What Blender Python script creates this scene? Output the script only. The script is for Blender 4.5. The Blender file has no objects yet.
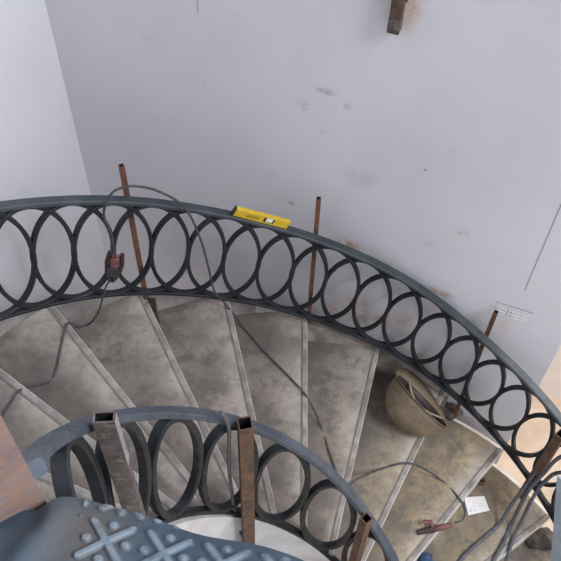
import bpy, bmesh, math, random
import numpy as np
from mathutils import Vector, Matrix

random.seed(7)
C = bpy.context.scene.collection
R = math.radians
CZ = 5.015                       # eye height above the lower floor; points below are written relative to the eye

# ------------------------------------------------------------------ camera, world, lights, exposure
cam_d = bpy.data.cameras.new('camera')
cam_d.sensor_width = 36.0
cam_d.lens = 793.05 / 561 * 36.0
cam_d.clip_start = 0.02
cam = bpy.data.objects.new('camera', cam_d)
C.objects.link(cam)
cam.matrix_world = (Matrix.Translation((0, 0, CZ)) @ Matrix.Rotation(math.pi / 2 - 0.90469, 4, 'X')
                    @ Matrix.Rotation(0.0338, 4, 'Z'))
bpy.context.scene.camera = cam

world = bpy.data.worlds.new('world')
bpy.context.scene.world = world
world.use_nodes = True
bgn = world.node_tree.nodes['Background']
bgn.inputs[0].default_value = (0.83, 0.89, 1.0, 1)
bgn.inputs[1].default_value = 0.68

def area(name, loc, target, size, power, col):
    d = bpy.data.lights.new(name, 'AREA')
    d.shape = 'RECTANGLE'; d.size = size[0]; d.size_y = size[1]
    d.energy = power; d.color = col
    o = bpy.data.objects.new(name, d); C.objects.link(o)
    o.location = (loc[0], loc[1], loc[2] + CZ)
    v = Vector(target) - Vector(loc)
    o.rotation_euler = v.to_track_quat('-Z', 'Y').to_euler()
    return o

area('window_daylight', (3.7, -0.7, 2.4), (-0.5, 1.9, -1.9), (2.0, 2.0), 540, (0.88, 0.93, 1.0))
area('doorway_daylight', (3.2, 1.6, -2.2), (1.2, 2.6, -4.6), (1.2, 1.6), 30, (1.0, 0.86, 0.72))

vs = bpy.context.scene.view_settings
vs.view_transform = 'Standard'; vs.look = 'None'; vs.gamma = 1; vs.use_curve_mapping = False
vs.exposure = 0.22

# ------------------------------------------------------------------ stair geometry
AX, AY = 0.14445, 0.70262        # the stair's axis
RISE = 0.18975
DPHI = 13.63993
PHI0 = -0.28955
Z0 = -3.30728
RO, RI = 1.622, 0.532            # outer and inner railing
def helix(ph): return Z0 - RISE * (ph - PHI0) / DPHI
def pol(r, ph, z):
    a = R(ph)
    return Vector((AX + r * math.sin(a), AY + r * math.cos(a), z))
WAZ = R(20); WR = 1.668
WN = Vector((math.sin(WAZ), math.cos(WAZ), 0)); WT = Vector((math.cos(WAZ), -math.sin(WAZ), 0))
def wallp(t, z, off=0.0): return Vector((AX, AY, z)) + WN * (WR - off) + WT * t

# ------------------------------------------------------------------ materials
def new_mat(name, rough=0.6, metal=0.0):
    m = bpy.data.materials.new(name); m.use_nodes = True
    nt = m.node_tree; b = nt.nodes['Principled BSDF']
    b.inputs['Roughness'].default_value = rough
    b.inputs['Metallic'].default_value = metal
    b.inputs['Specular IOR Level'].default_value = 0.35
    return m, nt, b
def coords(nt, world=False):
    if world:
        g = nt.nodes.new('ShaderNodeNewGeometry'); return g.outputs['Position']
    t = nt.nodes.new('ShaderNodeTexCoord'); return t.outputs['Object']
def noise(nt, vec, scale, detail=6, rough=0.6, dist=0.0):
    n = nt.nodes.new('ShaderNodeTexNoise')
    n.inputs['Scale'].default_value = scale; n.inputs['Detail'].default_value = detail
    n.inputs['Roughness'].default_value = rough; n.inputs['Distortion'].default_value = dist
    nt.links.new(vec, n.inputs['Vector']); return n.outputs['Fac']
def ramp(nt, fac, a, b, va=0.0, vb=1.0):
    n = nt.nodes.new('ShaderNodeMapRange'); n.interpolation_type = 'SMOOTHSTEP'
    n.inputs[1].default_value = a; n.inputs[2].default_value = b
    n.inputs[3].default_value = va; n.inputs[4].default_value = vb
    nt.links.new(fac, n.inputs[0]); return n.outputs[0]
def mix(nt, fac, a, b):
    n = nt.nodes.new('ShaderNodeMix'); n.data_type = 'RGBA'
    if isinstance(fac, float): n.inputs[0].default_value = fac
    else: nt.links.new(fac, n.inputs[0])
    for i, c in ((6, a), (7, b)):
        if isinstance(c, tuple): n.inputs[i].default_value = (*c, 1)
        else: nt.links.new(c, n.inputs[i])
    return n.outputs[2]
def mul(nt, a, b):
    n = nt.nodes.new('ShaderNodeMath'); n.operation = 'MULTIPLY'
    for i, c in ((0, a), (1, b)):
        if isinstance(c, (int, float)): n.inputs[i].default_value = c
        else: nt.links.new(c, n.inputs[i])
    return n.outputs[0]
def spot(nt, pos, c, radii):
    """1 at point c falling to 0 on an ellipsoid of the given radii"""
    s = nt.nodes.new('ShaderNodeVectorMath'); s.operation = 'SUBTRACT'
    nt.links.new(pos, s.inputs[0]); s.inputs[1].default_value = c
    d = nt.nodes.new('ShaderNodeVectorMath'); d.operation = 'DIVIDE'
    nt.links.new(s.outputs[0], d.inputs[0]); d.inputs[1].default_value = radii
    l = nt.nodes.new('ShaderNodeVectorMath'); l.operation = 'LENGTH'
    nt.links.new(d.outputs[0], l.inputs[0])
    return ramp(nt, l.outputs['Value'], 0.0, 1.0, 1.0, 0.0)
def bump(nt, b, h, strength, dist=0.01):
    n = nt.nodes.new('ShaderNodeBump'); n.inputs['Strength'].default_value = strength
    n.inputs['Distance'].default_value = dist
    nt.links.new(h, n.inputs['Height']); nt.links.new(n.outputs[0], b.inputs['Normal'])
def simple(name, a, b_, scale=20, rough=0.6, metal=0.0, lo=0.35, hi=0.65, bmp=0.0):
    m, nt, b = new_mat(name, rough, metal)
    v = coords(nt); f = noise(nt, v, scale)
    nt.links.new(mix(nt, ramp(nt, f, lo, hi), a, b_), b.inputs['Base Color'])
    if bmp: bump(nt, b, f, bmp)
    return m

def wall_mat():
    m, nt, b = new_mat('white_plaster', 0.75)
    p = coords(nt, True)
    col = mix(nt, ramp(nt, noise(nt, p, 1.3, 4), 0.3, 0.7), (0.615, 0.60, 0.635), (0.675, 0.66, 0.685))
    col = mix(nt, mul(nt, ramp(nt, noise(nt, p, 9, 8, 0.7), 0.55, 0.8), 0.25), col, (0.52, 0.51, 0.54))
    stains = [  # t, z, half width, half height, colour, strength, noise scale
        (-0.425, -2.79, 0.13, 0.06, (0.42, 0.24, 0.13), 0.9, 25),
        (-0.30, -2.84, 0.12, 0.04, (0.50, 0.33, 0.22), 0.6, 25),
        (0.03, -2.93, 0.09, 0.045, (0.38, 0.22, 0.13), 0.9, 25),
        (0.36, -3.02, 0.05, 0.12, (0.62, 0.46, 0.34), 0.6, 14),
        (-0.33, -1.50, 0.06, 0.16, (0.62, 0.33, 0.14), 0.9, 18),
        (-0.42, -1.50, 0.05, 0.12, (0.48, 0.49, 0.42), 0.5, 12),
        (-0.25, -3.3, 0.34, 0.26, (0.40, 0.25, 0.17), 0.8, 7),
        (0.0, -3.5, 0.22, 0.20, (0.48, 0.33, 0.24), 0.5, 7),
        (-0.46, -3.3, 0.08, 0.2, (0.40, 0.26, 0.2), 0.55, 9),
        (-0.691, -2.052, 0.035, 0.04, (0.33, 0.32, 0.35), 0.8, 40),
        (-0.60, -1.957, 0.06, 0.025, (0.30, 0.29, 0.32), 0.9, 50),
        (-0.51, -2.0, 0.03, 0.03, (0.36, 0.35, 0.38), 0.6, 50),
        (-0.60, -2.16, 0.03, 0.025, (0.38, 0.37, 0.40), 0.6, 60),
        (-0.723, -2.628, 0.022, 0.018, (0.20, 0.17, 0.17), 1.0, 30),
        (-0.161, -2.211, 0.012, 0.010, (0.2, 0.2, 0.22), 1.0, 30),
        (0.053, -2.498, 0.05, 0.035, (0.40, 0.34, 0.36), 0.8, 35),
        (-0.08, -2.62, 0.05, 0.03, (0.46, 0.43, 0.45), 0.6, 35),
        (-1.121, -2.076, 0.014, 0.02, (0.38, 0.38, 0.42), 0.7, 20),
        (-0.40, -2.35, 0.16, 0.10, (0.45, 0.46, 0.47), 0.5, 9),
        (-1.33, -1.93, 0.10, 0.05, (0.50, 0.50, 0.54), 0.4, 22),
    ]
    for t, z, hw, hh, c, s, ns in stains:
        q = wallp(t, z + CZ)
        # WT is mostly along x, so the radii can be given on the axes
        k = spot(nt, p, q, (hw, 0.3 + hw, hh))
        k = mul(nt, mul(nt, ramp(nt, noise(nt, p, ns, 6, 0.7), 0.36, 0.62), k), s)
        col = mix(nt, k, col, c)
    nt.links.new(col, b.inputs['Base Color'])
    bump(nt, b, noise(nt, p, 14, 8), 0.12)
    return m

def tread_mat():
    m, nt, b = new_mat('dusty_terrazzo', 0.7)
    p = coords(nt, True)
    base = mix(nt, ramp(nt, noise(nt, p, 2.4, 8, 0.65), 0.35, 0.65), (0.145, 0.120, 0.103), (0.34, 0.292, 0.255))
    ochre = mix(nt, ramp(nt, noise(nt, p, 6, 8, 0.65), 0.35, 0.7), (0.25, 0.185, 0.095), (0.52, 0.40, 0.22))
    k = spot(nt, p, (1.0, 1.75, CZ - 4.0), (1.15, 1.0, 1.2))
    base = mix(nt, mul(nt, k, ramp(nt, noise(nt, p, 3.5, 6), 0.25, 0.6, 0.35, 1.0)), base, ochre)
    base = mix(nt, mul(nt, ramp(nt, noise(nt, p, 9, 10, 0.72, 0.3), 0.48, 0.64), 0.75), base, (0.105, 0.093, 0.086))
    base = mix(nt, mul(nt, ramp(nt, noise(nt, p, 38, 10, 0.85), 0.47, 0.62), 0.7), base, (0.12, 0.107, 0.10))
    base = mix(nt, mul(nt, ramp(nt, noise(nt, p, 60, 5, 0.75), 0.60, 0.74), 0.40), base, (0.60, 0.57, 0.53))
    # each step is darker at the back and paler towards its front edge
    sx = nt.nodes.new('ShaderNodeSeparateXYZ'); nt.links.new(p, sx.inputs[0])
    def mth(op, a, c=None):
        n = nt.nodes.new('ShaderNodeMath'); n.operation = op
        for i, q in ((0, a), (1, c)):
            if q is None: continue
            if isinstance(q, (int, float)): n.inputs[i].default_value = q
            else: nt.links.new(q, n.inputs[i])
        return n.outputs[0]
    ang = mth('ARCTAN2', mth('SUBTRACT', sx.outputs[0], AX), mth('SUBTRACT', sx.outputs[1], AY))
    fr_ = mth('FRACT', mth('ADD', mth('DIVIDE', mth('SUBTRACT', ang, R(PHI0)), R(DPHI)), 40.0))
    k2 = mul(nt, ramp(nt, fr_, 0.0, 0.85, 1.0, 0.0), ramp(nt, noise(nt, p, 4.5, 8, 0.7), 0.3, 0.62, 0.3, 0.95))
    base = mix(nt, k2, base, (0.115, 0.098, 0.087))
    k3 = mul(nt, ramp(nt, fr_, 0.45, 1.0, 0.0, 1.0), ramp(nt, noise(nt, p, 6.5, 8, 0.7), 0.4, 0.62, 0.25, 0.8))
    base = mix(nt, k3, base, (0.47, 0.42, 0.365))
    nt.links.new(base, b.inputs['Base Color'])
    bump(nt, b, noise(nt, p, 60, 8), 0.25, 0.004)
    return m

def rust_mat(name, a, b_, c, rough=0.8):
    m, nt, b = new_mat(name, rough, 0.1)
    p = coords(nt, True)
    col = mix(nt, ramp(nt, noise(nt, p, 18, 8, 0.7), 0.35, 0.65), a, b_)
    col = mix(nt, mul(nt, ramp(nt, noise(nt, p, 45, 8, 0.75), 0.5, 0.68), 0.85), col, c)
    nt.links.new(col, b.inputs['Base Color'])
    bump(nt, b, noise(nt, p, 120, 6), 0.3, 0.003)
    return m

def steel_mat(name, a, b_, c, rough=0.42):
    m, nt, b = new_mat(name, rough, 0.15)
    p = coords(nt, True)
    col = mix(nt, ramp(nt, noise(nt, p, 5, 6), 0.35, 0.65), a, b_)
    col = mix(nt, mul(nt, ramp(nt, noise(nt, p, 40, 8, 0.75), 0.6, 0.74), 0.6), col, c)
    nt.links.new(col, b.inputs['Base Color'])
    nt.links.new(ramp(nt, noise(nt, p, 25, 5), 0.3, 0.7, rough - 0.1, rough + 0.2), b.inputs['Roughness'])
    return m

M = {}
M['wall'] = wall_mat()
M['beige'] = simple('beige_plaster', (0.74, 0.66, 0.60), (0.80, 0.72, 0.66), 3, 0.8)
M['floor'] = simple('dusty_screed', (0.50, 0.385, 0.285), (0.62, 0.49, 0.375), 4, 0.85)
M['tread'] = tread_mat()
M['nosing'] = simple('pale_marble_nosing', (0.20, 0.18, 0.165), (0.38, 0.35, 0.32), 9, 0.65)
M['groove'] = simple('grime_line', (0.12, 0.11, 0.10), (0.2, 0.18, 0.17), 22, 0.8)
M['riser'] = simple('pale_riser', (0.55, 0.50, 0.44), (0.70, 0.66, 0.60), 10, 0.7)
M['curb'] = simple('grey_curb_plaster', (0.20, 0.185, 0.175), (0.34, 0.315, 0.295), 6, 0.75, bmp=0.2)
M['skirt'] = simple('rough_mortar', (0.20, 0.165, 0.14), (0.36, 0.31, 0.27), 12, 0.85, bmp=0.4)
M['stringer'] = simple('white_stringer_plaster', (0.47, 0.45, 0.45), (0.60, 0.58, 0.57), 7, 0.7)
M['steel'] = steel_mat('black_steel', (0.012, 0.014, 0.017), (0.025, 0.028, 0.032), (0.07, 0.05, 0.04), 0.55)
M['rail'] = steel_mat('grey_primed_rail', (0.042, 0.050, 0.058), (0.07, 0.08, 0.09), (0.14, 0.13, 0.125), 0.45)
M['bluerail'] = steel_mat('blue_grey_primed_rail', (0.05, 0.062, 0.08), (0.085, 0.10, 0.125), (0.20, 0.21, 0.23), 0.42)
M['rust'] = rust_mat('rusty_tube', (0.10, 0.045, 0.03), (0.20, 0.085, 0.045), (0.06, 0.035, 0.03))
M['rust2'] = rust_mat('brown_rust_tube', (0.085, 0.055, 0.040), (0.165, 0.09, 0.055), (0.06, 0.04, 0.033))
M['rust3'] = rust_mat('orange_rust_tube', (0.17, 0.115, 0.105), (0.22, 0.15, 0.13), (0.30, 0.15, 0.07))
M['scale'] = rust_mat('mill_scale_tube', (0.075, 0.058, 0.050), (0.13, 0.105, 0.095), (0.24, 0.21, 0.20), 0.45)
M['hole'] = simple('dark_bore', (0.008, 0.008, 0.009), (0.015, 0.013, 0.012), 10, 0.9)
M['bright'] = simple('bright_steel', (0.5, 0.5, 0.55), (0.75, 0.76, 0.8), 40, 0.3, 0.7)
M['cable'] = simple('grey_cable_rubber', (0.045, 0.045, 0.05), (0.075, 0.075, 0.08), 30, 0.6)
M['cable2'] = simple('slate_cable_rubber', (0.075, 0.075, 0.09), (0.12, 0.12, 0.14), 30, 0.55)
M['yellow'] = simple('yellow_plastic', (0.56, 0.37, 0.02), (0.66, 0.45, 0.03), 12, 0.4)
M['black'] = simple('black_ink', (0.02, 0.018, 0.015), (0.04, 0.035, 0.03), 12, 0.5)
M['vial'] = simple('clear_vial', (0.75, 0.78, 0.65), (0.8, 0.82, 0.72), 12, 0.15)
M['redclamp'] = simple('red_plastic', (0.20, 0.07, 0.08), (0.30, 0.13, 0.14), 40, 0.5)
M['holder'] = simple('maroon_handle', (0.14, 0.06, 0.06), (0.20, 0.09, 0.085), 40, 0.6)
M['jaw'] = simple('dark_jaw_and_hat_shade', (0.03, 0.02, 0.02), (0.06, 0.035, 0.03), 40, 0.5)
M['hat'] = simple('dusty_brown_plastic', (0.135, 0.10, 0.066), (0.21, 0.16, 0.105), 9, 0.6)
M['strap'] = simple('tan_webbing', (0.36, 0.28, 0.19), (0.45, 0.35, 0.25), 60, 0.8)
M['paper'] = simple('white_paper', (0.72, 0.70, 0.70), (0.80, 0.78, 0.78), 30, 0.8)
M['ink'] = simple('grey_print', (0.25, 0.23, 0.23), (0.35, 0.33, 0.33), 30, 0.8)
def sack_mat():
    m, nt, b = new_mat('blue_grey_sacking', 0.55)
    p = coords(nt, True)
    col = mix(nt, ramp(nt, noise(nt, p, 12, 8, 0.7), 0.35, 0.65), (0.032, 0.050, 0.070), (0.060, 0.082, 0.105))
    col = mix(nt, mul(nt, spot(nt, p, (-0.17, 0.27, CZ - 0.71), (0.065, 0.09, 0.1)), 0.8), col, (0.085, 0.070, 0.060))
    at = nt.nodes.new('ShaderNodeAttribute'); at.attribute_name = 'emboss'
    col = mix(nt, mul(nt, at.outputs['Fac'], ramp(nt, noise(nt, p, 60, 6), 0.3, 0.6, 0.25, 0.85)), col, (0.16, 0.20, 0.24))
    nt.links.new(col, b.inputs['Base Color']); bump(nt, b, noise(nt, p, 90, 6), 0.3, 0.003)
    return m
M['bag'] = sack_mat()
M['paleblue'] = simple('pale_blue_board', (0.34, 0.42, 0.50), (0.42, 0.50, 0.57), 8, 0.5)
M['pencil'] = simple('graphite', (0.26, 0.26, 0.28), (0.34, 0.34, 0.36), 60, 0.8)
M['chalk'] = simple('fresh_filler', (0.66, 0.66, 0.68), (0.74, 0.74, 0.75), 60, 0.8)
M['rag'] = simple('dark_rag', (0.06, 0.05, 0.045), (0.12, 0.10, 0.085), 20, 0.9)
M['bluescrap'] = simple('blue_plastic', (0.02, 0.05, 0.12), (0.04, 0.08, 0.17), 20, 0.5)

# ------------------------------------------------------------------ object helpers
def thing(name, label, cat, loc, group=None):
    o = bpy.data.objects.new(name, None); C.objects.link(o)
    o.location = (loc[0], loc[1], loc[2] + CZ)
    o.empty_display_size = 0.05
    return tag(o, label, cat, group)
def tag(o, label, cat, group=None):
    o['label'] = label; o['category'] = cat
    if group: o['group'] = group
    return o
def root_loc(o):
    v = Vector((0, 0, 0))
    while o is not None:
        v = v + Vector(o.location); o = o.parent
    return v
def obj(name, bm, mat, parent=None, smooth=False, label=None, loc=None):
    """loc: own origin (eye-relative); geometry in bm is always eye-relative"""
    o = bpy.data.objects.new(name, bpy.data.meshes.new(name))
    C.objects.link(o)
    base = root_loc(parent) if parent else Vector((0, 0, 0))
    if loc is not None:
        want = Vector((loc[0], loc[1], loc[2] + CZ)); o.location = want - base; base = want
    for v in bm.verts: v.co = v.co + Vector((0, 0, CZ)) - base
    bmesh.ops.recalc_face_normals(bm, faces=bm.faces)
    bm.to_mesh(o.data); bm.free()
    mats = mat if isinstance(mat, list) else [mat]
    for mm in mats: o.data.materials.append(mm)
    if smooth:
        for p in o.data.polygons: p.use_smooth = True
    if parent: o.parent = parent
    if label: o['label'] = label
    return o
def struct(name, bm, mat, parent=None):
    o = obj(name, bm, mat, parent); o['kind'] = 'structure'; return o

def add_hex(bm, P, mi=0):
    """eight corners: four below, the same four above"""
    v = [bm.verts.new(q) for q in P]
    for f in ((0, 1, 2, 3), (4, 5, 6, 7), (0, 1, 5, 4), (1, 2, 6, 5), (2, 3, 7, 6), (3, 0, 4, 7)):
        bm.faces.new([v[i] for i in f]).material_index = mi
def add_box(bm, c, size, ax=None, mi=0):
    c = Vector(c); X, Y, Z = ax if ax else (Vector((1, 0, 0)), Vector((0, 1, 0)), Vector((0, 0, 1)))
    a, b, d = size[0] / 2, size[1] / 2, size[2] / 2
    P = [c + X * i * a + Y * j * b + Z * k * d for k in (-1, 1) for i, j in ((-1, -1), (1, -1), (1, 1), (-1, 1))]
    add_hex(bm, P, mi)
def add_sweep(bm, frames, prof, closed=False, caps=True, mi=0):
    """frames: (point, u, v); prof: (a, b) pairs"""
    rings = [[bm.verts.new(p + u * a + v * b) for a, b in prof] for p, u, v in frames]
    n = len(prof); m = len(rings)
    for i in range(m if closed else m - 1):
        A, B = rings[i], rings[(i + 1) % m]
        for j in range(n):
            bm.faces.new((A[j], A[(j + 1) % n], B[(j + 1) % n], B[j])).material_index = mi
    if caps and not closed:
        bm.faces.new(rings[0]).material_index = mi; bm.faces.new(rings[-1][::-1]).material_index = mi
def circle_prof(r, n=10): return [(r * math.cos(2 * math.pi * k / n), r * math.sin(2 * math.pi * k / n)) for k in range(n)]
def rect_prof(w, h, b=0.0):
    if not b: return [(-w / 2, -h / 2), (w / 2, -h / 2), (w / 2, h / 2), (-w / 2, h / 2)]
    x, y = w / 2, h / 2
    return [(-x + b, -y), (x - b, -y), (x, -y + b), (x, y - b), (x - b, y), (-x + b, y), (-x, y - b), (-x, -y + b)]
def spline(pts, n=8):
    P = [Vector(p) for p in pts]; out = []
    P = [P[0] * 2 - P[1]] + P + [P[-1] * 2 - P[-2]]
    for i in range(1, len(P) - 2):
        a, b, c, d = P[i - 1:i + 3]
        for k in range(n):
            t = k / n
            out.append(0.5 * ((2 * b) + (c - a) * t + (2 * a - 5 * b + 4 * c - d) * t * t + (3 * b - a - 3 * c + d) * t ** 3))
    out.append(P[-2]); return out
def add_tube(bm, pts, r, n=10, mi=0, r2=None):
    fr = []; up = Vector((0.13, 0.21, 0.97)).normalized()
    for i, p in enumerate(pts):
        d = (pts[min(i + 1, len(pts) - 1)] - pts[max(i - 1, 0)]).normalized()
        u = up - d * up.dot(d)
        if u.length < 0.05: u = Vector((1, 0, 0)) - d * d.x
        u.normalize(); up = u; fr.append((p, u, d.cross(u)))
    if r2 is None: add_sweep(bm, fr, circle_prof(r, n), mi=mi)
    else:
        m = len(fr) - 1
        fr = [(p, u * (1 + (r2 / r - 1) * i / m), v * (1 + (r2 / r - 1) * i / m)) for i, (p, u, v) in enumerate(fr)]
        add_sweep(bm, fr, circle_prof(r, n), mi=mi)
def cable(name, pts, r, mat, label, cat='cable', group=None, n=10):
    bm = bmesh.new(); add_tube(bm, spline(pts, 10), r, n)
    q = pts[len(pts) // 2]
    o = obj(name, bm, mat, None, True, loc=q)
    return tag(o, label, cat, group)
def B(): return bmesh.new()

# ------------------------------------------------------------------ the room
FZ = helix(PHI0 + DPHI * 9)       # lower floor level
bm = B(); add_box(bm, (0.6, 1.5, FZ - 0.1), (9, 9, 0.2)); struct('floor', bm, M['floor'])

TL, TR = -1.833, 0.622            # back wall: left corner and right end
def wall_box(bm, t0, t1, d0, d1, z0, z1):
    P = []
    for z in (z0, z1):
        for t, d in ((t0, d0), (t1, d0), (t1, d1), (t0, d1)):
            P.append(Vector((AX, AY, z)) + WT * t + WN * d)
    add_hex(bm, P)
WTOP = 1.2
bm = B(); wall_box(bm, TL - 0.2, TR, WR, WR + 0.2, FZ, WTOP); wb = struct('wall_back', bm, M['wall'])
bm = B(); wall_box(bm, TL - 0.2, TL, -2.6, WR - 0.001, FZ, WTOP); struct('wall_left', bm, M['wall'])
bm = B(); wall_box(bm, -0.2, 4.2, 2.75, 2.95, FZ, WTOP); struct('wall_right', bm, M['beige'])

bm = B(); wall_box(bm, 1.85, 2.75, -0.3, 2.749, 0.75, 0.95); struct('shade_slab', bm, M['wall'])  # unseen slab, added to shade the upper right of the back wall

# pencil marks and filler on the back wall
def strip(bm, t0, z0, t1, z1, w, off=0.0012):
    a, b = wallp(t0, z0), wallp(t1, z1); d = (b - a).normalized(); s = d.cross(WN).normalized()
    add_box(bm, (a + b) / 2 - WN * off / 2, ((b - a).length, w, off), (d, s, WN))
bm = B(); strip(bm, 0.376, -2.15, 0.379, -2.732, 0.0035); struct('pencil_line', bm, M['pencil'], wb)
bm = B(); strip(bm, -1.128, -1.60, -1.131, -1.75, 0.0025); struct('pencil_line', bm, M['pencil'], wb)
bm = B(); strip(bm, 0.285, -2.866, 0.45, -2.866, 0.004)
for tt in (0.345, 0.362): strip(bm, tt, -2.885, tt + 0.002, -2.945, 0.003)
struct('pencil_line', bm, M['pencil'], wb)
bm = B()
for z in (-2.90, -2.925, -2.945): strip(bm, 0.275, z, 0.44, z, 0.004)
for tt in (0.30, 0.385, 0.41): strip(bm, tt, -2.875, tt, -2.955, 0.006)
struct('filler_patch', bm, M['chalk'], wb)

# ------------------------------------------------------------------ the stair
stair = thing('staircase', 'concrete spiral staircase with worn dusty wedge steps between two curved steel railings', 'staircase',
              (AX, AY, FZ))
RIN, ROUT = 0.531, 1.644
def r_out(ph):
    if ph > 27.2: return 1.645
    r = 1.70
    if -8 < ph: r = min(r, (WR - 0.003) / math.cos(R(ph - 20)))
    return r
def arc_pts(r, a, b, z, n=5): return [pol(r, a + (b - a) * k / n, z) for k in range(n + 1)]
for i in range(-13, 9):
    hi = PHI0 + DPHI * i; lo = hi - DPHI; z = Z0 - RISE * i
    bm = B()
    top = arc_pts(RIN, lo, hi, z) + [pol(r_out(q), q, z) for q in [lo + (hi - lo) * k / 5 for k in range(6)]][::-1]
    bot = [p - Vector((0, 0, RISE + 0.07)) for p in top]
    tv = [bm.verts.new(p) for p in top]; bv = [bm.verts.new(p) for p in bot]
    bm.faces.new(tv); bm.faces.new(bv[::-1]); n = len(tv)
    for k in range(n):
        f = bm.faces.new((tv[k], tv[(k + 1) % n], bv[(k + 1) % n], bv[k]))
        if k == 5: f.material_index = 1          # the riser under the front edge
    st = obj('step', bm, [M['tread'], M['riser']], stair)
    e = Vector((math.sin(R(hi)), math.cos(R(hi)), 0)); s = Vector((-e.y, e.x, 0))   # s points back, uphill
    a = Vector((AX, AY, z)) + e * (RIN + 0.004); b = Vector((AX, AY, z)) + e * (r_out(hi) - 0.004)
    bm = B(); w = 0.020
    mid = (a + b) / 2 + s * (w / 2 - 0.006) + Vector((0, 0, -0.008))
    add_box(bm, mid, ((b - a).length, w, 0.022), (e, s, Vector((0, 0, 1))))
    obj('nosing_strip', bm, M['nosing'], st)
    bm = B()
    add_box(bm, (a + b) / 2 + s * (w + 0.0) + Vector((0, 0, 0.0005)), ((b - a).length, 0.005, 0.0015), (e, s, Vector((0, 0, 1))))
    obj('groove', bm, M['groove'], st)
    bm = B(); add_box(bm, (a + b) / 2 - s * 0.006 + Vector((0, 0, -0.012)), ((b - a).length, 0.004, 0.026), (e, s, Vector((0, 0, 1))))
    obj('front_edge', bm, M['riser'], st)
    if i >= 3:
        bm = B(); fr = []
        for k in range(6):
            q = lo + (hi - lo) * k / 5
            fr.append((pol(0, q, z), Vector((math.sin(R(q)), math.cos(R(q)), 0)), Vector((0, 0, 1))))
        add_sweep(bm, fr, [(1.634, -0.02), (1.651, -0.02), (1.651, 0.002), (1.634, 0.002)])
        obj('side_edge', bm, M['riser'], st, label='white plastered side edge')
def helix_band(bm, r0, r1, p0, p1, za, zb, step=3, zfa=None):
    n = max(2, int((p1 - p0) / step)); fr = []
    for k in range(n + 1):
        ph = p0 + (p1 - p0) * k / n
        e = Vector((math.sin(R(ph)), math.cos(R(ph)), 0))
        fr.append((pol(0, ph, helix(ph)), e, Vector((0, 0, 1))))
    add_sweep(bm, fr, [(r0, za), (r1, za), (r1, zb), (r0, zb)])
LO, HI = PHI0 - DPHI * 14, PHI0 + DPHI * 8
bm = B(); helix_band(bm, 1.701, 1.716, LO + 2, -9, -0.45, -0.03); obj('outer_curb', bm, M['curb'], stair)
bm = B(); helix_band(bm, 1.643, 1.6645, -0.25, 28, -0.30, -0.02, 1.5); obj('wall_skirting', bm, M['skirt'], stair, label='rough grey-brown mortar skirting at the wall')
bm = B(); helix_band(bm, 0.513, RIN, LO + 2, HI, -0.50, -0.035); obj('inner_stringer', bm, M['stringer'], stair)

# ------------------------------------------------------------------ railings
def interp(x, xs, ys): return float(np.interp(x, xs, ys))
def o_top(ph): return interp(ph, [-50, -30, -12, 0, 12, 20, 30, 45, 60], [.692, .689, .668, .675, .692, .690, .668, .690, .715])
def o_bot(ph): return interp(ph, [-50, -36, -20, -8, 0, 10, 25, 40, 55], [.086, .092, .072, .060, .060, .078, .088, .085, .058])
def i_top(ph): return interp(ph, [-100, -70, -57, -43, -28, -10, 6, 20, 35], [.690, .692, .697, .705, .718, .732, .73, .705, .69])
def i_bot(ph): return interp(ph, [-60, -40, -15, 0, 11], [0.0, -.018, -.028, -.04, -.05])
def smoothf(f, w=5):
    return lambda ph: sum(f(ph + d) for d in (-w, -w / 2, 0, w / 2, w)) / 5
o_top, o_bot, i_top, i_bot = (smoothf(f, 6) for f in (o_top, o_bot, i_top, i_bot))
def rail_frames(r, f, p0, p1, step=2.0):
    n = int((p1 - p0) / step) + 1; fr = []
    P = [pol(r, p0 + (p1 - p0) * k / n, helix(p0 + (p1 - p0) * k / n) + f(p0 + (p1 - p0) * k / n)) for k in range(n + 1)]
    for k in range(n + 1):
        ph = p0 + (p1 - p0) * k / n
        e = Vector((math.sin(R(ph)), math.cos(R(ph)), 0))
        d = (P[min(k + 1, n)] - P[max(k - 1, 0)]).normalized()
        v = e.cross(d).normalized()
        if v.z < 0: v = -v
        fr.append((P[k], e, v))
    return fr
def ring_bm(r, phc, a_deg, top, bot, slope, thick, depth, n=56, shear=0.0, lam=0.0):
    """an upright oval ring bent to the railing's curve between the two rails"""
    a = R(a_deg) * r
    zt, zb = helix(phc) + top(phc), helix(phc) + bot(phc)
    zc = (zt + zb) / 2; half = (zt - zb) / 2
    b = math.sqrt(max(half * half - ((slope - shear) * a) ** 2, 0.01))
    bm = B(); fr = []
    for k in range(n):
        t = 2 * math.pi * k / n
        x, z = a * math.sin(t), b * math.cos(t)
        dx, dz = a * math.cos(t) - lam * b * math.sin(t), -b * math.sin(t) - shear * a * math.cos(t)
        x, z = x + lam * z, z - shear * x
        ph = phc + math.degrees(x / r)
        e = Vector((math.sin(R(ph)), math.cos(R(ph)), 0)); tg = Vector((math.cos(R(ph)), -math.sin(R(ph)), 0))
        nx, nz = -dz, dx; l = math.hypot(nx, nz)
        nn = tg * (nx / l) + Vector((0, 0, nz / l))
        fr.append((pol(r, ph, zc + z) , e, nn))
    add_sweep(bm, fr, rect_prof(depth, thick, 0.003), closed=True)
    return bm
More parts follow.
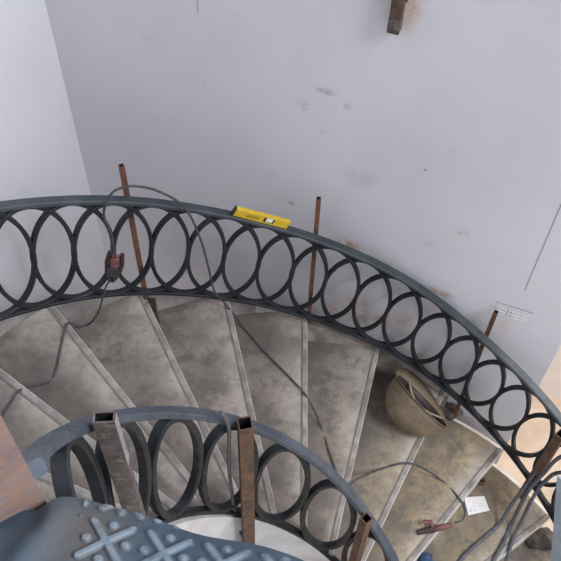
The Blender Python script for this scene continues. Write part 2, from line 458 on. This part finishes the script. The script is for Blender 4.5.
def tube_post(name, parent, r, ph, z0, z1, size, mat, label=None, twist=0.0, wall=0.004, lean=(0, 0), deep=None):
    """hollow square tube: four walls, dark inside"""
    a = R(ph + twist); e = Vector((math.sin(a), math.cos(a), 0)); t = Vector((math.cos(a), -math.sin(a), 0))
    p0 = pol(r, ph, z0); p1 = pol(r, ph, z1) + e * lean[0] + t * lean[1]
    bm = B(); d = (p1 - p0).normalized()
    fr = [(p0, e, t), (p1, e, t)]
    deep = deep or size; o_, i_ = rect_prof(size, deep), rect_prof(size - 2 * wall, deep - 2 * wall)
    A = [[bm.verts.new(p + u * x + v * y) for x, y in o_] for p, u, v in fr]
    I = [[bm.verts.new(p + u * x + v * y) for x, y in i_] for p, u, v in ((p1 - d * 0.12, e, t), (p1, e, t))]
    for j in range(4):
        k = (j + 1) % 4
        bm.faces.new((A[0][j], A[0][k], A[1][k], A[1][j]))
        bm.faces.new((I[0][j], I[0][k], I[1][k], I[1][j])).material_index = 1
        bm.faces.new((A[1][j], A[1][k], I[1][k], I[1][j]))
    bm.faces.new(A[0]); f = bm.faces.new(I[0]); f.material_index = 1
    return obj(name, bm, [mat, M['hole']], parent, label=label)

# outer railing
OP0, OP1 = -96, 78
orail = thing('stair_railing', 'long outer railing of interlocking dark steel ovals curving along the white wall', 'railing',
              pol(RO, 0, helix(0)))
bm = B(); add_sweep(bm, rail_frames(RO, lambda p: o_top(p) - 0.012, OP0, OP1), rect_prof(0.044, 0.022, 0.005))
obj('top_rail', bm, M['rail'], orail)
bm = B(); add_sweep(bm, rail_frames(RO, lambda p: o_bot(p) + 0.008, OP0, OP1), rect_prof(0.034, 0.018, 0.004))
obj('bottom_rail', bm, M['steel'], orail)
k0 = 0
SP = 5.54
for k in range(-16, 14):
    phc = 2.25 + (SP if k < 0 else 5.62) * k
    if not (OP0 + 5 < phc < OP1 - 5): continue
    bm = ring_bm(RO + (0.0006 if k % 2 else -0.0006), phc, SP * 1.01, lambda p: o_top(p) - 0.043, lambda p: o_bot(p) + 0.034,
                 0.49, 0.0165, 0.025, shear=0.49, lam=0.15)
    obj('oval_ring', bm, M['steel'], orail)
for ph, zt, mat, nm in ((-27.3, 0.836, 'rust', 'thin rusty post between the top and bottom rails'), (0.2, 0.889, 'rust', None),
                        (30.3, 0.846, 'rust', None)):
    tube_post('post', orail, 1.654, ph, Z0 - RISE * math.ceil((ph - PHI0) / DPHI) + 0.001, helix(ph) + zt, 0.020, M[mat], 'thin rusty post', wall=0.003)
tube_post('post', orail, 1.566, 48.6, helix(48.6) + 0.0, helix(48.6) + 0.70, 0.042, M['rust2'], 'thick brown rusty post')

# inner railing
IP0, IP1 = -124, 78
irail = thing('stair_railing', 'short inner railing of spaced ovals around the stairwell with blue-grey top rail', 'railing',
              pol(RI, -30, helix(-30)))
bm = B(); add_sweep(bm, rail_frames(RI, lambda p: i_top(p) - 0.012, IP0, IP1, 3), rect_prof(0.040, 0.022, 0.004))
obj('top_rail', bm, M['bluerail'], irail)
bm = B(); add_sweep(bm, rail_frames(RI, lambda p: i_bot(p) + 0.010, IP0, IP1, 3), rect_prof(0.034, 0.016, 0.003))
obj('bottom_rail', bm, M['steel'], irail)
for phc in (-99.5, -77.5, -56, -34.5, -13, 8.5, 30, 51.5, 68):
    bm = ring_bm(RI, phc, 11.0, lambda p: i_top(p) - 0.030, lambda p: i_bot(p) + 0.026, 1.5, 0.021, 0.032)
    obj('oval_ring', bm, M['steel'], irail)
pa = tube_post('post', irail, 0.480, -86.0, -2.06, -1.385, 0.043, M['scale'], 'mottled grey-brown post with bright edge', -9.2, deep=0.026)
bm = B()
e = Vector((math.sin(R(-95.2)), math.cos(R(-95.2)), 0)); t = Vector((math.cos(R(-95.2)), -math.sin(R(-95.2)), 0))
add_box(bm, pol(0.480, -86.0, -1.487) - e * 0.0221, (0.002, 0.022, 0.19), (e, t, Vector((0, 0, 1))))
obj('bright_patch', bm, M['bright'], pa)  # thin bright strip on one face of the post
tube_post('post', irail, 0.487, -29.0, helix(-29) - 0.29, helix(-29) + 0.775, 0.044, M['rust2'], 'brown rusty post', 15)
tube_post('post', irail, 0.497, 25.0, helix(25) - 0.24, helix(25) + 0.76, 0.036, M['rust2'], 'brown rusty post', 25)
tube_post('post', irail, 0.580, -133.2, -1.55, -0.55, 0.080, M['rust3'], 'wide rusty post with orange patches', 0)

# ------------------------------------------------------------------ things on the railing and the wall
# yellow spirit level standing on the outer top rail
p0 = pol(RO - 0.004, -12.9, helix(-12.9) + o_top(-12.9)); p1 = pol(RO - 0.004, -4.6, helix(-4.6) + o_top(-4.6))
X = (p1 - p0).normalized(); Yv = X.cross(Vector((0, 0, 1))).normalized()      # towards the eye
if Yv.y > 0: Yv = -Yv
Zv = Yv.cross(X); Zv = Zv if Zv.z > 0 else -Zv
mid = (p0 + p1) / 2 + Vector((0, 0, 0.003)); L = (p1 - p0).length; H = 0.044
lv = thing('spirit_level', 'small yellow spirit level standing on the outer top rail', 'spirit level', mid)
def lbox(x, z, w, h, d=0.02, off=0.0):
    bm = B(); add_box(bm, mid + X * x + Zv * (z) + Yv * off, (w, d, h), (X, Yv, Zv)); return bm
bm = lbox(0, H / 2, L - 0.012, H); bmesh.ops.bevel(bm, geom=bm.edges[:], offset=0.002, segments=1, affect='EDGES')
obj('body', bm, M['yellow'], lv)
for s in (-1, 1): obj('end_cap', lbox(s * (L / 2 - 0.003), H / 2, 0.006, H + 0.001, 0.021), M['black'] if s < 0 else M['yellow'], lv)
fr = obj('vial_frame', lbox(0.035, H * 0.55, 0.048, 0.024, 0.002, 0.0105), M['black'], lv)
obj('vial', lbox(0.035, H * 0.62, 0.030, 0.020, 0.002, 0.0125), M['vial'], fr)
bm = B()    # the printed brand mark: a row of slanted characters on the left half
for k, (w, s) in enumerate(((0.006, 0.3), (0.004, 0), (0.006, -0.3), (0.005, 0.2), (0.005, 0), (0.006, 0.3))):
    c = mid + X * (-0.065 + k * 0.009) + Zv * (H * 0.5) + Yv * 0.0107
    add_box(bm, c, (0.0022, 0.001, 0.013), ((X + Zv * 0).normalized(), Yv, (Zv + X * s).normalized()))
    add_box(bm, c + X * w / 2 + Zv * (0.005 if k % 2 else -0.005), (w, 0.001, 0.002), (X, Yv, Zv))
obj('printed_mark', bm, M['black'], lv)

# rusty tube end at the top of the wall
bm = B()
c = wallp(-0.366, -1.30, 0.035)
tt = thing('steel_tube', 'short rusty square tube hanging down the white wall at the top of the picture', 'tube', wallp(-0.366, -1.60, 0.035))
add_box(bm, wallp(-0.366, -1.20, 0.031), (0.040, 0.040, 0.70), (WT, WN, Vector((0, 0, 1)))); obj('tube_body', bm, M['rust2'], tt)
bm = B(); add_box(bm, wallp(-0.366, -1.575, 0.031), (0.042, 0.042, 0.055), (WT, WN, Vector((0, 0, 1)))); obj('dark_end', bm, M['scale'], tt)
bm = B(); add_box(bm, wallp(-0.366, -1.2, 0.006), (0.05, 0.011, 0.6), (WT, WN, Vector((0, 0, 1)))); obj('back_plate', bm, M['rust'], tt)

# foot of the left post: dark anchor bar going down onto the step
q = pol(1.628, -26.7, -3.02); bm = B(); add_box(bm, q, (0.030, 0.030, 0.192))
obj('anchor_bar', bm, M['jaw'], orail)

# red earth clamp gripping a ring, cable from it
cp = pol(1.575, -31.8, helix(-31.8) + 0.33)
ck = thing('welding_clamp', 'dark welding clamp with a faded red grip on the outer railing', 'clamp', cp)
ax1 = Vector((0.25, 0.0, 0.97)).normalized(); ax2 = Vector((0.97, -0.05, -0.25)).normalized(); ax3 = ax1.cross(ax2)
bm = B(); add_box(bm, cp + ax1 * 0.035, (0.042, 0.03, 0.07), (ax2, ax3, ax1)); bmesh.ops.bevel(bm, geom=bm.edges[:], offset=0.008, segments=2, affect='EDGES')
obj('grip', bm, M['redclamp'], ck, label='faded red grip')
for s in (-1, 1):
    bm = B(); add_tube(bm, [cp + ax2 * s * 0.024 + ax1 * 0.085, cp + ax2 * s * 0.030 + ax1 * 0.02, cp + ax2 * s * 0.022 - ax1 * 0.05, cp + ax2 * s * 0.004 - ax1 * 0.10], 0.011, 6)
    obj('jaw', bm, M['jaw'], ck)
bm = B(); add_box(bm, cp - ax1 * 0.035, (0.05, 0.022, 0.06), (ax2, ax3, ax1)); obj('spring_block', bm, M['cable'], ck)

cable('welding_cable', [(-1.25, 1.16, -2.54), (-1.02, 1.25, -2.54), (-0.982, 1.328, -2.541), (-0.961, 1.39, -2.541), (-0.933, 1.457, -2.55), (-0.905, 1.592, -2.728),
                        (-0.885, 1.648, -2.731), (-0.887, 1.782, -2.731), (-0.88, 1.88, -2.729), (-0.873, 1.95, -2.86), (-0.869, 2.0, -2.918), (-0.835, 2.005, -2.90),
                        (-0.775, 1.985, -2.775), (-0.735, 2.02, -2.66), tuple(cp - ax1 * 0.09)],
      0.0042, M['cable'], 'thin dark cable wandering over the left steps up to the red clamp')
tw = [tuple(cp + ax1 * 0.08 + Vector((0, -0.02, 0))), (-0.665, 2.03, -2.33), (-0.682, 2.049, -2.24), (-0.659, 2.063, -2.171), (-0.626, 2.082, -2.135),
      (-0.561, 2.116, -2.146), (-0.478, 2.155, -2.213), (-0.393, 2.188, -2.334), (-0.346, 2.204, -2.533), (-0.323, 2.212, -2.721),
      (-0.305, 2.217, -2.91), (-0.273, 2.237, -3.01), (-0.244, 2.258, -3.105), (-0.215, 2.29, -3.22), (-0.185, 2.29, -3.296), (-0.08, 2.157, -3.300), (0.06, 2.0, -3.300), (0.143, 1.9, -3.305),
      (0.218, 1.855, -3.488), (0.265, 1.696, -3.490), (0.324, 1.546, -3.490), (0.40, 1.58, -3.49), (0.528, 1.716, -3.678), (0.681, 1.754, -3.680),
      (0.866, 1.76, -3.868), (0.955, 1.655, -3.868), (0.975, 1.59, -3.87), (0.955, 1.545, -3.87), (0.915, 1.53, -3.866)]
cable('welding_cable', tw, 0.0050, M['cable'], 'long grey cable arching over the outer rail and down the middle steps')

# electrode holder on the steps
hp = Vector((0.90, 1.515, -3.862)); hd = (Vector((0.735, 1.475, -3.866)) - hp).normalized()
eh = thing('electrode_holder', 'maroon welding electrode holder with dark jaws lying on a lower step', 'electrode holder', (hp.x, hp.y, hp.z - 0.015))
bm = B(); add_tube(bm, [hp, hp + hd * 0.03, hp + hd * 0.10], 0.0135, 10, r2=0.0165); obj('handle', bm, M['holder'], eh, True)
bm = B(); add_tube(bm, [hp + hd * 0.10, hp + hd * 0.13, hp + hd * 0.18], 0.020, 8, r2=0.012); obj('jaw', bm, M['jaw'], eh)
bm = B(); add_tube(bm, [hp + hd * 0.10, hp + hd * 0.115 + Vector((0, 0.03, 0.03)), hp + hd * 0.15 + Vector((0, 0.035, 0.025))], 0.012, 8); obj('lever', bm, M['holder'], eh)

# slate cable hanging inside the inner railing
cable('hanging_cable', [(-0.155, 1.10, -2.02), (-0.140, 1.115, -2.15), (-0.150, 1.135, -2.45), (-0.145, 1.14, -2.75), (-0.135, 1.145, -3.0), (-0.10, 1.13, -3.14)],
      0.0065, M['cable2'], 'slate blue cable hanging down beside the brown post of the inner railing')

# three thick cables at the right
G3 = 'thick cables at the lower right'
cable('thick_cable', [(1.50, 1.72, -3.15), (1.337, 1.741, -3.35), (1.315, 1.735, -3.60), (1.290, 1.712, -3.78), (1.24, 1.665, -3.93), (1.19, 1.60, -4.052), (1.111, 1.532, -4.054), (0.966, 1.403, -4.054), (0.90, 1.25, -4.054)],
      0.0100, M['cable2'], 'leftmost of three thick slate cables falling from the outer railing to the steps', group=G3)
cable('thick_cable', [(1.48, 1.66, -3.30), (1.352, 1.692, -3.42), (1.325, 1.70, -3.64), (1.300, 1.690, -3.80), (1.285, 1.665, -3.90), (1.255, 1.60, -4.05), (1.20, 1.50, -4.053), (1.135, 1.40, -4.054), (1.04, 1.213, -4.054)],
      0.0100, M['cable2'], 'middle one of three thick slate cables falling from the outer railing to the steps', group=G3)
cable('thick_cable', [(1.52, 1.56, -3.40), (1.388, 1.672, -3.55), (1.35, 1.69, -3.70), (1.322, 1.660, -3.84), (1.30, 1.61, -3.96), (1.265, 1.545, -4.048), (1.225, 1.46, -4.052), (1.19, 1.38, -4.054), (1.118, 1.215, -4.054)],
      0.0100, M['cable2'], 'rightmost of three thick slate cables falling from the outer railing to the steps', group=G3)

# ------------------------------------------------------------------ hard hat lying tilted on the step
hn = Vector((0.66, 0.44, 0.58)).normalized()
hx = Vector((0.72, -0.52, -0.35)); hx = (hx - hn * hx.dot(hn)).normalized(); hy = hn.cross(hx)
hc = Vector((0.735, 2.02, -3.515))
hat = thing('hard_hat', 'dusty brown hard hat tipped over on a step beside the outer railing', 'hard hat', (hc.x - 0.03, hc.y - 0.03, -3.686))
bm = B(); NA, NL = 36, 10
def shell(bm, sc, off=0):
    rings = []
    for j in range(NL):
        a = (math.pi / 2) * j / NL
        rr = math.cos(a) ** 0.8; dd = math.sin(a)
        rings.append([bm.verts.new(hc + hx * (0.180 * sc * rr * math.cos(2 * math.pi * k / NA)) + hy * (0.140 * sc * rr * math.sin(2 * math.pi * k / NA)) - hn * (0.175 * sc * dd)) for k in range(NA)])
    cap = bm.verts.new(hc - hn * 0.175 * sc)
    for j in range(NL - 1):
        for k in range(NA): bm.faces.new((rings[j][k], rings[j][(k + 1) % NA], rings[j + 1][(k + 1) % NA], rings[j + 1][k])).material_index = off
    for k in range(NA): bm.faces.new((rings[-1][k], rings[-1][(k + 1) % NA], cap)).material_index = off
    return rings[0]
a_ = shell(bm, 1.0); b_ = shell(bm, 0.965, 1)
for k in range(NA): bm.faces.new((a_[k], a_[(k + 1) % NA], b_[(k + 1) % NA], b_[k]))
obj('shell', bm, [M['hat'], M['jaw']], hat, True)  # dark inner face is painted shade; the plastic inside is tan too
bm = B(); rg = []
for k in range(NA):      # brim all round, longer at one end
    t = 2 * math.pi * k / NA
    w_ = max(0, math.sin(t - 0.25)) ** 2; ext = 0.010 + 0.055 * w_
    i0 = hc + hx * 0.174 * math.cos(t) + hy * 0.135 * math.sin(t)
    o0 = hc + hx * (0.180 + ext) * math.cos(t) + hy * (0.140 + ext) * math.sin(t) + hn * (0.006 + 0.035 * w_)
    rg.append([bm.verts.new(q) for q in (i0, o0, o0 - hn * 0.004, i0 - hn * 0.005)])
for k in range(NA):
    A_, B_ = rg[k], rg[(k + 1) % NA]
    for j in range(4): bm.faces.new((A_[j], A_[(j + 1) % 4], B_[(j + 1) % 4], B_[j]))
obj('brim', bm, M['hat'], hat, True)
for ang in (0.55, 2.1):
    d = hx * math.cos(ang) * 0.174 + hy * math.sin(ang) * 0.135
    s = hn.cross(d).normalized(); pts = [hc + d * q - hn * 0.03 * (1 - q * q) for q in (-1, -0.6, -0.2, 0.2, 0.6, 1)]
    bm = B(); add_sweep(bm, [(p, s, hn) for p in pts], rect_prof(0.016, 0.003)); obj('strap', bm, M['strap'], hat)

# paper and small bits on the steps
pz = -4.0635
P4 = [(1.025, 1.745), (1.139, 1.760), (1.157, 1.680), (1.040, 1.650)]
bm = B(); add_hex(bm, [Vector((x, y, pz)) for x, y in P4] + [Vector((x, y, pz + 0.0015 + (0.012 if i == 0 else 0))) for i, (x, y) in enumerate(P4)])
pp = thing('paper_sheet', 'crumpled white printed paper lying on a lower right step', 'paper', (1.09, 1.70, pz)); obj('sheet', bm, M['paper'], pp)
bm = B()
for k in range(6):
    for j in range(5):
        if random.random() < 0.6:
            u, v = 0.14 + 0.10 * k, 0.18 + 0.15 * j
            a = Vector((*P4[0], 0)).lerp(Vector((*P4[1], 0)), u); b = Vector((*P4[3], 0)).lerp(Vector((*P4[2], 0)), u); c = a.lerp(b, v)
            add_box(bm, (c.x, c.y, pz + 0.0022 + 0.010 * (1 - u) * (1 - v)), (0.011 + 0.007 * random.random(), 0.006, 0.0006))
obj('print', bm, M['ink'], pp)
bm = B(); add_tube(bm, [Vector((1.134, 1.843, -4.066)), Vector((1.134, 1.843, -4.050))], 0.022, 14)
wsh = thing('steel_washer', 'small round dark washer on the step behind the white paper', 'washer', (1.134, 1.843, -4.066)); obj('ring', bm, M['rust'], wsh)
bm = B(); add_tube(bm, [Vector((1.134, 1.843, -4.055)), Vector((1.134, 1.843, -4.0485))], 0.010, 12); obj('centre_hole', bm, M['hole'], wsh)

def lump(name, c, size, mat, label, cat, seed=1, flat=False):
    bm = B(); bmesh.ops.create_icosphere(bm, subdivisions=3, radius=1.0)
    rnd = random.Random(seed); ph = [rnd.uniform(0, 6.3) for _ in range(6)]
    for v in bm.verts:
        q = v.co.copy(); k = 1 + 0.16 * math.sin(4 * q.x + ph[0]) * math.sin(5 * q.y + ph[1]) + 0.12 * math.sin(9 * q.x + ph[2] + 5 * q.z)
        z = max(q.z * k, -0.35)
        v.co = Vector((c[0] + q.x * k * size[0], c[1] + q.y * k * size[1], c[2] + (z + 0.35) * size[2]))
    return tag(obj(name, bm, mat, None, True, loc=c), label, cat)
lump('crumpled_rag', (1.47, 1.60, helix(PHI0 + 5 * DPHI) + 0.002), (0.10, 0.06, 0.05), M['rag'], 'dark crumpled rag on the lowest visible step at the right', 'rag', 3)
lump('plastic_scrap', (0.79, 1.41, -4.064), (0.035, 0.03, 0.03), M['bluescrap'], 'small blue plastic scrap on a step at the bottom edge', 'scrap', 5)
lump('mortar_crumb', (0.955, 2.165, -3.874), (0.07, 0.05, 0.05), M['rag'], 'dark mortar lump beside the hard hat under the outer railing', 'mortar', 8)

# pale blue board leaning at the right edge
lo_, hi_ = Vector((1.497, 1.455, -4.252)), Vector((1.330, 1.615, -3.46))
bt = Vector((0.56, -0.83, 0)); bn = (hi_ - lo_).normalized().cross(bt).normalized(); bt = bn.cross((hi_ - lo_).normalized()).normalized()
if bt.y > 0: bt = -bt
bm = B(); add_box(bm, (lo_ + hi_) / 2 + bt * 0.075, ((hi_ - lo_).length, 0.15, 0.014), ((hi_ - lo_).normalized(), bt, bn))
bmesh.ops.bevel(bm, geom=bm.edges[:], offset=0.003, segments=1, affect='EDGES')
tag(obj('leaning_board', bm, M['paleblue'], None, loc=tuple(lo_)), 'narrow pale blue board leaning at the right edge below the cables', 'board')

# ------------------------------------------------------------------ blue-grey sack in the foreground, lying on the near steps
outl = [(-0.62, 0.10), (-0.50, 0.22), (-0.40, 0.285), (-0.300, 0.335), (-0.268, 0.342), (-0.250, 0.356), (-0.233, 0.360), (-0.205, 0.356), (-0.181, 0.350), (-0.135, 0.338), (-0.078, 0.320),
        (-0.002, 0.306), (0.063, 0.277), (0.12, 0.22), (0.15, 0.12), (0.12, 0.0), (-0.05, -0.10), (-0.30, -0.12), (-0.55, -0.05)]
cen = Vector((-0.2, 0.12, 0)); NR = 46; NT = 200
cl = [Vector((x, y, 0)) for x, y in outl]
def close_spline(P, n):
    out = []; m = len(P)
    for i in range(m):
        a, b, c, d = P[(i - 1) % m], P[i], P[(i + 1) % m], P[(i + 2) % m]
        for k in range(n):
            t = k / n; out.append(0.5 * ((2 * b) + (c - a) * t + (2 * a - 5 * b + 4 * c - d) * t * t + (3 * b - a - 3 * c + d) * t ** 3))
    return out
edge = close_spline(cl, 20); NT = len(edge)
CELL = 0.064; ca, sa = math.cos(-0.17), math.sin(-0.17)
def emboss(x, y):
    """raised diagonal crosses with a dot in each quarter, printed in a slanted grid"""
    if x < -0.215 + (0.36 - y) * 0.1: return 0.0
    dx, dy = x + 0.178, y - 0.301
    u, v = (dx * ca + dy * sa) / CELL + 0.5, (-dx * sa + dy * ca) / CELL + 0.5
    fu, fv = u - math.floor(u) - 0.5, v - math.floor(v) - 0.5
    h = 0.0
    d1 = abs(fu - fv) * 0.707; d2 = abs(fu + fv) * 0.707
    if max(abs(fu), abs(fv)) < 0.40: h = max(h, min(1, max(0, (0.085 - min(d1, d2)) / 0.04)))
    for qx, qy in ((0.34, 0), (-0.34, 0), (0, 0.34), (0, -0.34)):
        h = max(h, min(1, max(0, (0.10 - math.hypot(fu - qx, fv - qy)) / 0.04)))
    return h
bm = B()
def top_z(x, y, s):
    round_ = (1 - s ** 5)
    z = -0.862 + 0.035 * round_ + 0.012 * math.sin(9 * x + 3) * math.cos(8 * y)
    dfold = abs((x + 0.232) - (y - 0.36) * 0.35)          # the ridge of the fold
    z += 0.014 * math.exp(-(dfold / 0.02) ** 2) * (1 - s ** 8)
    return z
SS = 0.85
lay = bm.verts.layers.float.new('emboss')
rows = []
NRR = 170
for j in range(1, NRR + 1):
    s = j / NRR; row = []
    for e_ in edge:
        p = cen.lerp(e_, s); h = emboss(p.x, p.y)
        row.append((p.x * SS, p.y * SS, (top_z(p.x, p.y, s) + 0.0045 * h) * SS, h))
    rows.append(row)
vr = [[bm.verts.new((x, y, z)) for x, y, z, h in row] for row in rows]
cv = bm.verts.new((cen.x * SS, cen.y * SS, top_z(cen.x, cen.y, 0) * SS))
for k in range(NT): bm.faces.new((cv, vr[0][k], vr[0][(k + 1) % NT]))
for j in range(NRR - 1):
    for k in range(NT):
        f = bm.faces.new((vr[j][k], vr[j][(k + 1) % NT], vr[j + 1][(k + 1) % NT], vr[j + 1][k]))
def step_z(x, y):
    ph = math.degrees(math.atan2(x - AX, y - AY))
    if ph > 60: ph -= 360
    i = math.ceil((ph - PHI0) / DPHI - 1e-6)
    return max(Z0 - RISE * i, -9)
low = vr[-1]
for q, sc in ((0.3, 1.02), (0.6, 1.03), (1.0, 1.0)):
    nr = []
    for k in range(NT):
        p = cen.lerp(edge[k], sc) * SS; zt = rows[-1][k][2]; zb = max(min(step_z(p.x, p.y) + 0.004, -1.0), -1.45)
        nr.append(bm.verts.new((p.x, p.y, zt + (zb - zt) * q)))
    for k in range(NT): bm.faces.new((low[k], low[(k + 1) % NT], nr[(k + 1) % NT], nr[k]))
    low = nr
bm.faces.new(low)
for row, vrow in zip(rows, vr):
    for rr, v in zip(row, vrow): v[lay] = rr[3]
o = obj('work_sack', bm, M['bag'], None, True, loc=(-0.2, 0.12, -1.2))
tag(o, 'blue-grey padded sack with raised crosses and dots in the bottom left foreground', 'sack')
